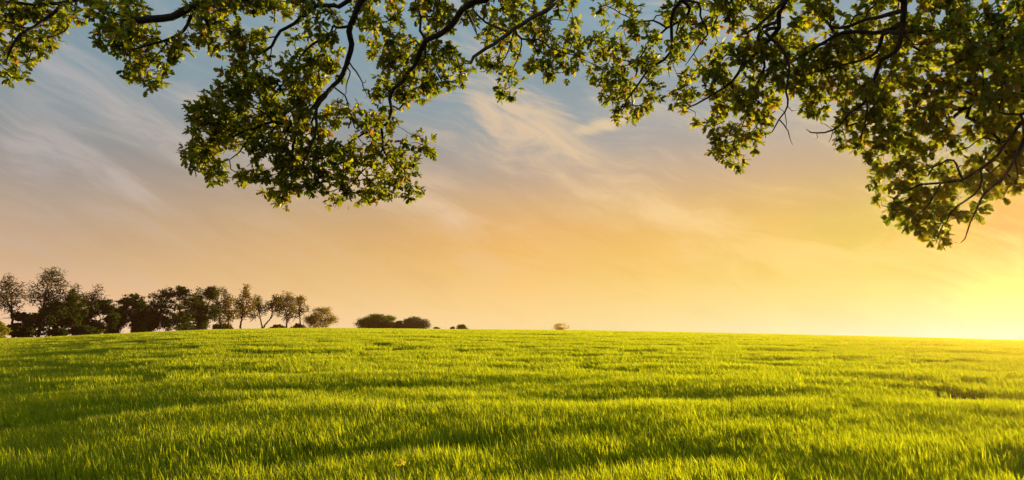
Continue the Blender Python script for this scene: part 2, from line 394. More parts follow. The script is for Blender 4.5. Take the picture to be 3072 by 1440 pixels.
m2p = gt.nodes.new('GeometryNodeMeshToPoints')
iop = gt.nodes.new('GeometryNodeInstanceOnPoints'); ci = gt.nodes.new('GeometryNodeCollectionInfo')
ci.inputs['Collection'].default_value = gcol; ci.inputs['Separate Children'].default_value = True; ci.inputs['Reset Children'].default_value = True
def named(n, t):
    a = gt.nodes.new('GeometryNodeInputNamedAttribute'); a.data_type = t; a.inputs['Name'].default_value = n
    return [o for o in a.outputs if o.enabled and o.name == 'Attribute'][0]
gt.links.new(gi.outputs[0], m2p.inputs[0]); gt.links.new(m2p.outputs[0], iop.inputs['Points'])
gt.links.new(ci.outputs[0], iop.inputs['Instance']); iop.inputs['Pick Instance'].default_value = True
gt.links.new(named('pick', 'INT'), iop.inputs['Instance Index'])
e2r = gt.nodes.new('FunctionNodeEulerToRotation'); gt.links.new(named('yaw', 'FLOAT_VECTOR'), e2r.inputs[0]); gt.links.new(e2r.outputs[0], iop.inputs['Rotation'])
gt.links.new(named('size', 'FLOAT_VECTOR'), iop.inputs['Scale'])
gt.links.new(iop.outputs[0], go.inputs[0])
gm = grass.modifiers.new('scatter', 'NODES'); gm.node_group = gt

# ------------------------------------------------------------------ branching skeletons
class Skel:
    def __init__(s): s.p = []; s.par = []; s.r = []; s.part = []; s.tips = []
    def add(s, pos, par, r=None, part=0):
        s.p.append(np.asarray(pos, float)); s.par.append(par); s.r.append(r); s.part.append(part); return len(s.p) - 1
    def path(s, pts, r0, r1, parent=-1, part=0, step=0.18, wob=0.0, g=None):
        """smooth path through pts; returns node ids"""
        P = [np.asarray(p, float) for p in pts]
        if parent >= 0: P = [s.p[parent]] + P
        n = len(P); Q = [2 * P[0] - P[1]] + P + [2 * P[-1] - P[-2]]
        out = []; tot = sum(np.linalg.norm(P[i + 1] - P[i]) for i in range(n - 1)); run = 0; last = parent
        if parent < 0: last = s.add(P[0], -1, r0, part); out.append(last)
        for i in range(1, n):
            a, b, c, d = Q[i - 1], Q[i], Q[i + 1], Q[i + 2]; L = np.linalg.norm(c - b); k = max(1, int(math.ceil(L / step)))
            for j in range(1, k + 1):
                t = j / k
                q = 0.5 * ((2 * b) + (c - a) * t + (2 * a - 5 * b + 4 * c - d) * t * t + (3 * b - a - 3 * c + d) * t ** 3)
                if wob: q = q + g.normal(0, wob, 3)
                u = (run + L * t) / max(tot, 1e-6)
                last = s.add(q, last, r0 * (1 - u) + r1 * u, part); out.append(last)
            run += L
        return out
    def grow(s, targets, step, jit, g, allow=None, droop=0.0, rank=None):
        P = np.zeros((len(s.p) + int(len(targets) * 14) + 2000, 3)); n = len(s.p); P[:n] = np.array(s.p)
        ok = np.ones(len(P), bool)
        if allow is not None: ok[:n] = [allow(i) for i in range(n)]
        T = np.asarray(targets); base = P[:n][ok[:n]]
        d0 = np.array([np.min(((base - t) ** 2).sum(1)) for t in T]); order = np.argsort(d0)
        for ti in order:
            t = T[ti]; d = ((P[:n] - t) ** 2).sum(1); d[~ok[:n]] = 1e9
            i0 = int(np.argmin(d)); a = s.p[i0]; L = math.sqrt(d[i0])
            if L < step * 0.4: s.tips.append(i0); continue
            pd = a - s.p[s.par[i0]] if s.par[i0] >= 0 else np.array([0, 0, 1.0])
            pd = pd / (np.linalg.norm(pd) + 1e-9)
            k = max(1, int(round(L / step))); last = i0
            for j in range(1, k + 1):
                u = j / k; q = a * (1 - u) + t * u + pd * L * 0.28 * math.sin(math.pi * u) + np.array([0, 0, -droop * L * math.sin(math.pi * u)])
                if j < k: q = q + g.normal(0, jit, 3)
                last = s.add(q, last, None, s.part[i0]); P[n] = q; n += 1
                if n >= len(P) - 2: return
            s.tips.append(last)
    def radii(s, rmin, k, power=0.5, cap=None):
        n = len(s.p); cnt = np.zeros(n); has = np.zeros(n, bool)
        for t in s.tips: cnt[t] += 1
        for i in range(n - 1, -1, -1):
            if s.par[i] >= 0: cnt[s.par[i]] += max(cnt[i], 0); has[s.par[i]] = True
        for i in range(n):
            if s.r[i] is None:
                r = max(rmin, k * max(cnt[i], 1) ** power)
                pr = s.r[s.par[i]] if s.par[i] >= 0 else r
                s.r[i] = min(r, pr * 0.96) if pr else r
    def tubes(s, part=None, sides=6, cond=None):
        n = len(s.p); ch = [[] for _ in range(n)]
        for i in range(n):
            if s.par[i] >= 0: ch[s.par[i]].append(i)
        nxt = [-1] * n
        for i in range(n):
            c = [x for x in ch[i] if s.part[x] == s.part[i]]
            if c: nxt[i] = max(c, key=lambda x: s.r[x])
        V, Lp = [], []; nv = 0
        for i in range(n):
            if part is not None and s.part[i] != part: continue
            pa = s.par[i]
            if pa >= 0 and nxt[pa] == i: continue          # middle of a chain
            chain = []; rad = []
            if pa >= 0: chain.append(s.p[pa]); rad.append(s.r[i])
            c = i
            while c >= 0: chain.append(s.p[c]); rad.append(s.r[c]); c = nxt[c]
            if len(chain) < 2: continue
            C = np.array(chain); rd = np.array(rad); rd[-1] *= 0.6
            T = np.gradient(C, axis=0); T /= (np.linalg.norm(T, axis=1, keepdims=True) + 1e-9)
            k = sides if rd.max() > 0.02 * s.big else max(3, sides - 3)
            u = np.cross(T[0], [0.3, 0.2, 1.0]); 
            if np.linalg.norm(u) < 1e-3: u = np.cross(T[0], [1.0, 0, 0])
            u /= np.linalg.norm(u); U = np.zeros_like(C)
            for m in range(len(C)):
                u = u - T[m] * (u @ T[m]); u /= (np.linalg.norm(u) + 1e-9); U[m] = u
            Bn = np.cross(T, U); th = np.arange(k) / k * 2 * math.pi
            ring = C[:, None] + rd[:, None, None] * (np.cos(th)[None, :, None] * U[:, None] + np.sin(th)[None, :, None] * Bn[:, None])
            V.append(ring.reshape(-1, 3)); m = len(C)
            a = (np.arange(m - 1) * k)[:, None] + np.arange(k)[None]; b = (np.arange(m - 1) * k)[:, None] + (np.arange(k)[None] + 1) % k
            Lp.append((np.stack([a, b, b + k, a + k], -1).reshape(-1, 4) + nv)); nv += m * k
        if not V: return None
        return np.concatenate(V), np.concatenate(Lp)
    big = 1.0

# ------------------------------------------------------------------ leaves
_st = [(0, 0), (.20, .21), (.32, .13), (.50, .29), (.63, .17), (.80, .26), (1.0, 0)]
def leaf_mesh(name, P, D, Nn, S, tint, mat):
    """lobed oak leaves: base P, axis D, normal Nn, length S"""
    D = D / (np.linalg.norm(D, axis=1, keepdims=True) + 1e-9)
    Sd = np.cross(D, Nn); Sd /= (np.linalg.norm(Sd, axis=1, keepdims=True) + 1e-9); Nn = np.cross(Sd, D)
    mids = [(t, 0, -0.22 * t * t) for t, w in _st]; sd = [(t - .04, w, -0.22 * t * t + 0.25 * w) for t, w in _st[1:-1]]
    tpl = np.array(mids + sd + [(a, -w, z) for a, w, z in sd])
    V = P[:, None] + S[:, None, None] * (tpl[None, :, 0:1] * D[:, None] + tpl[None, :, 1:2] * Sd[:, None] + tpl[None, :, 2:3] * Nn[:, None])
    loops, sizes = [], []
    for o, fl in ((7, 0), (12, 1)):
        fs = [[0, 1, o]] + [[k, k + 1, o + k, o + k - 1] for k in range(1, 5)] + [[5, 6, o + 4]]
        for f in fs:
            if fl: f = f[::-1]
            loops += f; sizes.append(len(f))
    loops = np.array(loops); n = len(P)
    Lp = (loops[None] + (np.arange(n) * 17)[:, None]).ravel()
    return mesh_from(name, V.reshape(-1, 3), Lp, np.tile(sizes, n), mat, np.repeat(tint, 17))

def quad_leaves(name, P, S, tint, mat, g, flat=0.0):
    """small leaf clumps for distant trees"""
    n = len(P); D = g.normal(0, 1, (n, 3)); D[:, 2] *= (1 - flat); D /= np.linalg.norm(D, axis=1, keepdims=True)
    E = g.normal(0, 1, (n, 3)); E[:, 2] *= (1 - flat); E = np.cross(D, E); E /= (np.linalg.norm(E, axis=1, keepdims=True) + 1e-9)
    a = S[:, None]
    V = np.stack([P - D * a * .5, P + E * a * .33 - D * a * .08, P + D * a * .5, P - E * a * .3 + D * a * .06], 1)
    return mesh_from(name, V.reshape(-1, 3), np.arange(4 * n), np.full(n, 4), mat, np.repeat(tint, 4))

def inside(poly, x, y):
    c = False; n = len(poly); j = n - 1
    for i in range(n):
        xi, yi = poly[i]; xj, yj = poly[j]
        if (yi > y) != (yj > y) and x < (xj - xi) * (y - yi) / (yj - yi) + xi: c = not c
        j = i
    return c

# ------------------------------------------------------------------ the oak overhead
g = np.random.default_rng(5)
S = Skel()
TR = (4.9, -1.9)
tz = float(ground(*TR))
trunk = S.path([(TR[0], TR[1], tz - 0.3), (TR[0] + .03, TR[1], tz + 0.5), (TR[0] - .05, TR[1] + .05, tz + 2.2), (TR[0] - .1, TR[1] + .15, 4.6)], 0.50, 0.36, part=0, step=0.3)
S.r[trunk[0]] = 0.72; S.r[trunk[1]] = 0.60
hub = trunk[-1]
def pxp(L, d0, d1):
    n = len(L); return [at(x, y, d0 - 0.20 + (d1 - d0) * i / max(1, n - 1)) for i, (x, y) in enumerate(L)]
def mpx(r, d): return 0.84 * r * d / F               # radius in metres of r photo pixels at distance d
main = {}
def limb(key, part, pre, L, d0, d1, r0, r1, frm=None, rp=None):
    """pre: world points above the frame; L: traced points; r in photo pixels"""
    a = frm
    if pre:
        ids = S.path(pre, rp[0], rp[1], a, part, 0.3); a = ids[-1]
    ids = S.path(pxp(L, d0, d1), mpx(r0, d0), mpx(r1, d1), a, part, 0.10, 0.004, g)
    main[key] = ids; return ids
def near(key, x, y):
    """node of a traced limb that lies closest to a photo point"""
    d = ray(x, y); best = None
    for i in main[key]:
        v = S.p[i] - CAM; c = -(v @ d) / np.linalg.norm(v)
        if best is None or c < best[0]: best = (c, i)
    return best[1]
def side(key, of, part, L, r0, r1, dd=0.0):
    i = near(of, *L[0]); d = np.linalg.norm(S.p[i] - CAM)
    ids = S.path(pxp(L[1:], d + .20 + dd * .3, d + .20 + dd), mpx(r0, d), mpx(r1, d), i, part, 0.10, 0.004, g); main[key] = ids; return ids

# 1 left limb (runs above the frame to the far left)
left_pre = S.path([(3.3, 1.2, 6.4), (0.9, 3.9, 6.9), (-1.4, 5.5, 6.2)], 0.24, 0.13, hub, 1, 0.3)
limb('A', 1, None, [(840, -40), (760, -22), (689, 0), (619, 10), (563, 28), (516, 50), (463, 55), (414, 60), (374, 56)], 7.2, 7.5, 17, 10, left_pre[-1])
side('A2', 'A', 1, [(583, 25), (560, 73), (536, 103), (503, 119), (444, 136), (390, 150)], 6, 2.0, .2)
side('A3', 'A2', 1, [(503, 119), (497, 132), (470, 165), (457, 182), (440, 205)], 3, 1.3, .1)
limb('B', 2, [(-1.2, 5.9, 5.85)], [(1046, 3), (1003, 16), (950, 21), (919, 42), (881, 69), (844, 93), (829, 111), (813, 138), (776, 164)], 7.2, 7.4, 10, 4, left_pre[-1], (0.10, 0.06))
side('B2', 'B', 2, [(829, 111), (812, 110), (797, 114)], 3, 1.5); side('B3', 'B', 2, [(815, 136), (812, 165), (810, 186)], 3, 1.2)
limb('L', 3, [(-3.4, 6.1, 6.2), (-4.3, 6.25, 5.75)], [(232, 0), (204, 5), (181, 19), (148, 49), (121, 70), (88, 86), (60, 107), (42, 128), (21, 178)], 8.3, 8.1, 8, 3, left_pre[-1], (0.11, 0.06))
side('L2', 'L', 3, [(204, 5), (162, 12), (104, 14), (46, 9), (0, 0), (-60, -15)], 5, 3, .2)
side('L3', 'L', 3, [(232, 0), (223, 37), (209, 67), (192, 93), (148, 114), (120, 118)], 4, 1.8, -.3)
side('L4', 'L', 3, [(225, 2), (274, 17), (320, 42), (343, 70)], 4, 1.8, -.3)
side('L5', 'L', 3, [(88, 86), (60, 78), (10, 62), (-40, 50)], 3, 1.5, .2)
# 2 centre limb
cen_pre = S.path([(3.4, 1.4, 5.9), (1.2, 4.0, 6.5), (-0.3, 5.5, 6.0)], 0.22, 0.13, hub, 4, 0.3)
limb('C', 4, None, [(1130, -30), (1085, 2), (1060, 58), (1046, 95), (1054, 132), (1046, 175), (1030, 223), (998, 260), (961, 297), (924, 339), (887, 366), (860, 371), (818, 366), (765, 382), (722, 398), (680, 420)], 6.9, 7.5, 15, 3.5, cen_pre[-1])
side('C2', 'C', 4, [(1003, 262), (966, 302), (950, 323), (948, 371), (942, 413), (924, 461), (903, 498), (871, 525), (840, 560)], 6.5, 1.8, -.3)
side('C3', 'C', 4, [(1009, 255), (1035, 286), (1048, 329), (1064, 382)], 3, 1.5, .3)
side('C4', 'C', 4, [(1048, 180), (1056, 200), (1078, 228), (1086, 250), (1093, 265), (1101, 289)], 3, 1.3, -.5)
side('C4b', 'C4', 4, [(1086, 250), (1094, 246), (1096, 240)], 1.6, .9); side('C4c', 'C', 4, [(1046, 190), (1049, 215), (1042, 245), (1036, 278), (1022, 292)], 2.6, 1.2, -.3)
side('C5', 'C', 4, [(1050, 80), (1010, 84), (998, 80), (977, 138), (961, 186)], 5, 2.2, .5)
side('C6', 'C5', 4, [(998, 90), (940, 132), (903, 170), (876, 223), (844, 254), (818, 291), (800, 330)], 4.5, 2, .2)
side('C7', 'C', 4, [(818, 366), (800, 345), (775, 330), (740, 318), (700, 322)], 3, 1.5, .2)
side('C8', 'C', 4, [(840, 370), (815, 395), (790, 440), (770, 470), (740, 500)], 4, 1.5, -.2)
side('C9', 'C', 4, [(765, 382), (730, 440), (690, 480), (650, 490)], 3, 1.4, .3)
limb('D', 5, None, [(1480, -35), (1431, 0), (1391, 26), (1365, 63), (1332, 96), (1279, 122), (1265, 142), (1252, 179), (1232, 212), (1209, 242), (1183, 268), (1170, 298), (1174, 331), (1166, 361), (1143, 381), (1109, 392), (1056, 419)], 6.7, 7.5, 17, 3, cen_pre[-2])
side('D2', 'D', 5, [(1150, 378), (1147, 397), (1147, 445), (1125, 477), (1083, 519), (1050, 560)], 5, 1.8, .2)
side('D3', 'D2', 5, [(1147, 445), (1155, 461), (1173, 498), (1205, 535), (1242, 562)], 3, 1.5, -.2)
side('D4', 'D2', 5, [(1147, 435), (1168, 442), (1226, 453), (1263, 434), (1280, 425)], 2.8, 1.3, -.1)
side('D5', 'D', 5, [(1272, 130), (1262, 93), (1262, 50), (1249, 13), (1240, -20)], 5, 3, .4)
side('D6', 'D', 5, [(1268, 132), (1246, 122), (1216, 142), (1166, 162), (1130, 170)], 3, 1.3, .4)
side('D7', 'D', 5, [(1275, 125), (1275, 165), (1277, 210), (1290, 240), (1305, 280)], 3.2, 1.3, .3)
side('D8', 'D', 5, [(1398, 24), (1418, 66), (1433, 109)], 5, 2, .5)
limb('E', 6, [(1.9, 4.6, 5.5)], [(1690, -25), (1663, 13), (1630, 36), (1580, 63), (1527, 99), (1481, 132), (1441, 156), (1421, 172), (1409, 192)], 6.7, 6.6, 11.5, 6, cen_pre[4], (0.09, 0.05))
side('E2', 'E', 6, [(1540, 95), (1563, 118), (1616, 119), (1649, 142), (1696, 159), (1730, 165)], 4.5, 1.5, .3)
side('E3', 'E', 6, [(1524, 96), (1490, 82), (1457, 66), (1424, 36), (1405, 0)], 5, 3, .4)
side('E4', 'E2', 6, [(1560, 118), (1560, 156), (1540, 205), (1535, 240)], 2.8, 1.2, .1); side('E5', 'E', 6, [(1540, 95), (1514, 175), (1464, 209), (1440, 215)], 2.8, 1.2, .2)
side('E6', 'E2', 6, [(1616, 119), (1640, 90), (1650, 60), (1700, 62)], 2.8, 1.2, .3)
# 3 right-of-centre limb
rc_pre = S.path([(4.6, 1.6, 6.2), (3.7, 4.0, 6.3), (3.0, 5.1, 5.9)], 0.22, 0.14, hub, 7, 0.3)
limb('Fb', 8, [(2.2, 5.5, 5.6)], [(2044, 0), (2019, 43), (2016, 108), (2010, 159), (1976, 189), (1941, 215), (1911, 258), (1881, 301), (1865, 335)], 7.0, 7.3, 8, 2.4, rc_pre[-1], (0.08, 0.045))
side('F2', 'Fb', 8, [(2044, 0), (2070, 25), (2053, 52), (2001, 86), (1941, 142), (1907, 185), (1870, 200)], 6, 2, .5)
side('F3', 'F2', 8, [(1915, 178), (1902, 185), (1864, 181), (1820, 159), (1800, 140)], 2.6, 1.3, .2)
side('F4', 'Fb', 8, [(2044, 0), (2094, 9), (2100, 47), (2118, 78), (2122, 103), (2096, 138), (2066, 181), (2055, 200)], 4.5, 1.4, -.3)
side('F5', 'F2', 8, [(2001, 86), (1960, 60), (1915, 65), (1860, 40), (1830, 20)], 3.5, 1.5, .3)
side('F6', 'Fb', 8, [(2015, 120), (2012, 170), (2006, 210), (2010, 236)], 2.4, 1, -.2)
limb('G', 7, None, [(2375, -30), (2359, 0), (2337, 43), (2337, 86), (2303, 125), (2268, 159), (2230, 198), (2195, 245), (2148, 280), (2088, 314), (2060, 325)], 6.8, 7.2, 13, 2.2, rc_pre[-1])
side('G1', 'G', 7, [(2355, 5), (2310, 45), (2277, 73), (2251, 95), (2221, 105)], 7, 3, -.5)
side('G3', 'G', 7, [(2325, 62), (2281, 86), (2281, 138), (2294, 202), (2268, 258), (2255, 319), (2221, 383), (2200, 431), (2190, 465)], 5.5, 1.8, .4)
side('G4', 'G', 7, [(2337, 80), (2294, 95), (2329, 129), (2363, 176), (2367, 224), (2359, 275), (2363, 319), (2337, 357), (2316, 396), (2286, 409)], 6, 1.4, -.4)
side('G5', 'G4', 7, [(2340, 352), (2363, 392), (2371, 415), (2378, 435)], 2.4, 1.0, -.1); side('G5b', 'G4', 7, [(2363, 319), (2375, 330), (2390, 330)], 1.8, .9)
side('G5c', 'G4', 7, [(2359, 345), (2357, 370), (2359, 385)], 1.8, .9); side('G6', 'G4', 7, [(2350, 330), (2338, 325), (2335, 318)], 1.6, .9)
side('G7', 'G3', 7, [(2270, 250), (2230, 285), (2212, 320), (2200, 350)], 3, 1.3, .2)
# 4 far right limbs
rt_pre = S.path([(5.5, 1.2, 5.8), (5.2, 3.6, 5.9), (4.4, 5.0, 5.5)], 0.20, 0.15, hub, 9, 0.3)
limb('I', 9, None, [(2715, -40), (2711, 0), (2708, 65), (2701, 129), (2688, 155), (2643, 181), (2630, 220), (2611, 265), (2598, 304), (2553, 336), (2501, 387), (2449, 400), (2430, 397), (2417, 387)], 6.6, 6.9, 16, 1.6, rt_pre[-1])
side('I2', 'I', 9, [(2708, 90), (2650, 103), (2630, 155), (2566, 187), (2501, 200), (2450, 215)], 7, 2, .5)
side('I3', 'I', 9, [(2705, 80), (2643, 97), (2527, 97), (2469, 129), (2420, 160), (2363, 190), (2303, 207), (2260, 240)], 8, 2.5, .9)
side('I4', 'I', 9, [(2711, 20), (2600, 60), (2508, 84), (2456, 39), (2420, 0)], 7, 3, 1.1)
side('I5', 'I', 9, [(2460, 398), (2455, 412), (2448, 418)], 1.3, .8); side('I6', 'I', 9, [(2500, 388), (2496, 410), (2488, 425)], 1.6, .9)
side('I7', 'I', 9, [(2490, 388), (2475, 372), (2462, 370)], 1.5, .8)
side('I8', 'I', 9, [(2611, 265), (2600, 330), (2590, 390), (2570, 420)], 4, 1.6, -.3)
limb('J', 10, [(5.9, 2.6, 5.3), (5.8, 4.4, 4.6)], [(3140, 270), (3072, 278), (3005, 284), (2940, 297), (2889, 329), (2837, 323), (2772, 323), (2721, 342), (2680, 370)], 7.3, 7.5, 12, 3, hub, (0.20, 0.075))
side('J2', 'J', 10, [(2889, 329), (2850, 362), (2818, 413), (2798, 452), (2770, 480)], 5, 1.8, .2)
side('J3', 'J', 10, [(2960, 290), (2880, 240), (2800, 180), (2740, 150)], 7, 2.5, .8)
side('J4', 'J', 10, [(3072, 278), (3020, 200), (2950, 130), (2920, 60)], 7, 2.5, .9)
side('J5', 'J', 10, [(2880, 325), (2800, 290), (2720, 270), (2660, 260)], 4, 1.8, .5)
limb('K', 11, [(6.1, 2.5, 4.7), (5.7, 4.2, 4.05)], [(3130, 310), (3072, 362), (3031, 413), (2992, 465), (2940, 510), (2889, 536), (2824, 549), (2759, 555), (2700, 580)], 6.8, 7.2, 9, 2.5, hub, (0.15, 0.06))
side('K2', 'K', 11, [(3085, 352), (3072, 413), (3044, 478), (3005, 536), (2953, 581), (2927, 633), (2902, 697), (2885, 730)], 5.5, 1.4, -.3)
side('K3', 'K', 11, [(2950, 500), (2940, 565), (2870, 620), (2830, 680), (2805, 735)], 3.5, 1.3, .1)
side('K4', 'K', 11, [(3010, 440), (2953, 413), (2908, 440), (2860, 455)], 2.8, 1.2, .4)
side('K5', 'K', 11, [(2889, 536), (2860, 480), (2800, 500), (2740, 520)], 3.5, 1.4, .4)
side('K6', 'K2', 11, [(3044, 478), (3050, 530), (3025, 565), (3010, 590)], 2.5, 1.0, .1); side('K7', 'K2', 11, [(2927, 633), (2938, 650), (2942, 668)], 1.5, .8)
side('K8', 'K', 11, [(2824, 549), (2800, 590), (2770, 630), (2745, 650)], 3, 1.3, -.2)

# foliage masses: outline in the photo, distance range, spacing of the shoots
PL = [
 ([(-70, -90), (250, -90), (243, 60), (222, 82), (190, 128), (160, 135), (135, 170), (95, 180), (75, 215), (25, 222), (0, 195), (-70, 230)], 7.5, 8.9, 27),
 ([(240, -90), (330, -60), (390, 0), (470, 62), (455, 75), (480, 110), (540, 95), (552, 150), (548, 195), (520, 225), (482, 225), (470, 255), (425, 262), (385, 228), (362, 180), (325, 150), (298, 105), (280, 70)], 6.9, 7.9, 27),
 ([(560, 25), (660, -60), (880, -60), (880, 20), (815, 60), (800, 110), (760, 150), (725, 155), (680, 165), (640, 165), (620, 140), (595, 100)], 6.8, 7.9, 22.5),
 ([(712, 175), (754, 145), (800, 185), (880, 170), (960, 150), (1035, 150), (1020, 225), (978, 262), (950, 310), (975, 400), (985, 470), (965, 560), (924, 572), (882, 566), (848, 608), (818, 602), (792, 528), (738, 545), (685, 535), (640, 545), (630, 522), (572, 505), (562, 456), (568, 424), (562, 360), (585, 300), (640, 278), (678, 232)], 6.7, 7.9, 22),
 ([(962, 340), (1000, 330), (1060, 318), (1090, 352), (1135, 350), (1130, 420), (1160, 430), (1190, 461), (1231, 428), (1249, 396), (1266, 392), (1302, 458), (1258, 504), (1276, 575), (1242, 588), (1205, 578), (1141, 576), (1118, 608), (1030, 612), (980, 598), (966, 562), (985, 470)], 6.8, 7.9, 24),
 ([(890, -60), (1110, -60), (1118, 40), (1110, 110), (1085, 150), (1060, 160), (960, 160), (900, 140), (870, 112), (930, 62), (880, 20)], 6.7, 7.9, 31),
 ([(1100, 20), (1130, -60), (1380, -60), (1368, 28), (1340, 92), (1390, 90), (1420, 130), (1400, 165), (1405, 250), (1390, 262), (1350, 252), (1358, 282), (1330, 303), (1290, 308), (1240, 292), (1220, 312), (1195, 342), (1140, 318), (1122, 280), (1128, 222), (1180, 215), (1150, 200), (1110, 165), (1102, 100)], 6.6, 7.8, 25),
 ([(1140, 320), (1195, 320), (1198, 345), (1190, 395), (1140, 412), (1100, 398), (1112, 350)], 6.9, 7.6, 28),
 ([(1430, -60), (1690, -60), (1745, 20), (1776, 60), (1768, 120), (1756, 188), (1715, 210), (1680, 235), (1650, 218), (1590, 240), (1560, 255), (1530, 280), (1505, 283), (1495, 258), (1490, 228), (1440, 213), (1415, 212), (1450, 185), (1540, 150), (1440, 125), (1395, 100), (1390, 60)], 6.5, 7.7, 25.5),
 ([(1800, 0), (1830, -60), (2150, -60), (2280, -60), (2240, 60), (2200, 68), (2160, 72), (2150, 115), (2120, 108), (2135, 135), (2090, 125), (2052, 105), (2040, 165), (2012, 195), (2000, 240), (1972, 278), (1972, 312), (1940, 322), (1928, 338), (1905, 348), (1870, 365), (1843, 355), (1828, 322), (1810, 298), (1790, 282), (1802, 235), (1775, 212), (1765, 150), (1780, 90)], 6.6, 7.8, 26),
 ([(2140, 145), (2190, 125), (2225, 90), (2260, 80), (2300, -60), (2520, -60), (2560, 20), (2580, 120), (2560, 200), (2540, 295), (2480, 312), (2450, 348), (2420, 335), (2400, 296), (2350, 303), (2302, 322), (2300, 370), (2284, 415), (2278, 443), (2238, 452), (2222, 492), (2165, 492), (2128, 482), (2136, 450), (2118, 418), (2126, 380), (2085, 365), (2050, 338), (2005, 318), (1998, 302), (2032, 272), (2048, 232), (2082, 195)], 6.5, 7.8, 25),
 ([(2500, 80), (2560, 70), (2570, -60), (2870, -60), (2890, 35), (2960, 25), (3020, -60), (3150, -60), (3150, 520), (3068, 555), (3030, 552), (3000, 582), (2960, 592), (2935, 630), (2915, 680), (2895, 722), (2868, 715), (2878, 680), (2840, 650), (2832, 728), (2800, 732), (2792, 696), (2725, 682), (2703, 655), (2645, 612), (2617, 548), (2626, 510), (2606, 458), (2545, 444), (2516, 426), (2508, 398), (2535, 328), (2565, 200)], 6.4, 8.2, 24.5),
]
HOLES = [[(2795, 452), (2905, 458), (2930, 405), (2945, 465), (2885, 500), (2800, 492)], [(2840, 392), (2895, 335), (2925, 375), (2872, 402)],
         [(2500, -10), (2560, -10), (2562, 70), (2510, 75)], [(960, 262), (990, 262), (960, 310), (945, 320)], [(2380, 105), (2440, 60), (2490, 100), (2450, 150)]]
targets = []
for poly, d0, d1, sp_ in PL:
    xs = [p[0] for p in poly]; ys = [p[1] for p in poly]
    gx = np.arange(min(xs), max(xs), sp_); gy = np.arange(min(ys), max(ys), sp_)
    for x in gx:
        for y in gy:
            px_, py_ = x + g.uniform(-.6, .6) * sp_, y + g.uniform(-.6, .6) * sp_
            if not inside(poly, px_, py_) or any(inside(h, px_, py_) for h in HOLES): continue
            # irregular gaps in the mass
            if fbm(px_ / 38.0, py_ / 38.0, 2) < (-0.22 if px_ > 2490 else (-0.16 if 880 < px_ < 2450 and py_ < 240 else -0.32)): continue
            if py_ < -20 and g.random() < 0.4: continue
            dd = d0 + (d1 - d0) * (0.5 + 0.5 * float(fbm(px_ / 90. + 50, py_ / 90. + 20, 2)) * 0.9 + g.uniform(-.25, .25))
            targets.append(at(px_, py_, dd))
nomain = len(S.p)
pre_ids = set(trunk) | set(left_pre) | set(cen_pre) | set(rt_pre) | set(rc_pre)
S.grow(targets, 0.09, 0.010, g, allow=lambda i: i not in pre_ids and S.part[i] > 0)
S.radii(0.0032, 0.0034, 0.5)
S.big = 0.4

oak = obj('oak_tree', None, label='big oak whose drooping leafy limbs hang across the top of the picture', cat='tree', loc=(TR[0], TR[1], tz))
OFF = np.array([TR[0], TR[1], tz])
v, f = S.tubes(0, 16)
obj('trunk', mesh_from('trunk', v - OFF, f.ravel(), np.full(len(f), 4), M_BARK, smooth=True), oak)
tips = np.array(S.tips); part = np.array(S.part); POS = np.array(S.p)
for pt in range(1, 12):
    tb = S.tubes(pt, 8)
    if tb is None: continue
    v, f = tb
    b = obj('branch', mesh_from('branch', v - OFF, f.ravel(), np.full(len(f), 4), M_DEAD if pt == 6 else M_BARK, smooth=True), oak)
    if pt == 6: b['label'] = 'straight bare broken limb with a pale snapped end'
    tt = [t for t in tips if part[t] == pt]
    P, D, Nn, Sz, Ti = [], [], [], [], []; CP = []
    for t in tt:
        p0 = POS[t]; d = p0 - POS[S.par[t]]; d /= (np.linalg.norm(d) + 1e-9)
        age = g.random()
        for s_ in range(g.integers(5, 8)):
            sdv = d * 0.5 + g.normal(0, .65, 3); sdv[2] -= 0.08; sdv /= np.linalg.norm(sdv)
            c = p0 + sdv * g.uniform(.015, .10)
            for k in range(g.integers(5, 8)):
                ld = sdv * .45 + g.normal(0, .62, 3); ld[2] -= .12; ld /= np.linalg.norm(ld)
                nn = np.array([0, 0, 1.0]) + g.normal(0, .55, 3)
                P.append(c); D.append(ld); Nn.append(nn); Sz.append(g.uniform(.040, .088))
                Ti.append(min(0.93, max(0, 0.55 * age + g.normal(.22, .18))) if g.random() > 0.035 else g.uniform(.94, 1))
        if g.random() < .6:
            for k in range(g.integers(1, 4)):
                CP.append(p0 + g.normal(0, .04, 3))
    if not P: continue
    P = np.array(P)
    me = leaf_mesh('foliage', P - OFF, np.array(D), np.array(Nn), np.array(Sz), np.clip(np.array(Ti), 0, 1), M_OAK)
    obj('foliage', me, b)
    # hanging catkins: thin brown strings under the shoots
    CP = np.array(CP); n = len(CP); ln = g.uniform(.03, .075, n)
    off = g.normal(0, .008, (n, 3)); wv = np.zeros((n, 3)); th = g.uniform(0, 6.28, n); wv[:, 0] = np.cos(th) * .0022; wv[:, 1] = np.sin(th) * .0022
    dn = np.zeros((n, 3)); dn[:, 2] = -ln
    Vc = np.stack([CP - wv, CP + wv, CP + dn * .5 + off + wv * 1.5, CP + dn * .5 + off - wv * 1.5, CP + dn + wv, CP + dn - wv], 1) - OFF
    fc = np.array([[0, 1, 2, 3], [3, 2, 4, 5]])
    Fc = (fc[None] + (np.arange(n) * 6)[:, None, None]).reshape(-1, 4)
    obj('catkin', mesh_from('catkin', Vc.reshape(-1, 3), Fc.ravel(), np.full(len(Fc), 4), M_OAK, np.full(n * 6, .97)), b)['kind'] = 'stuff'

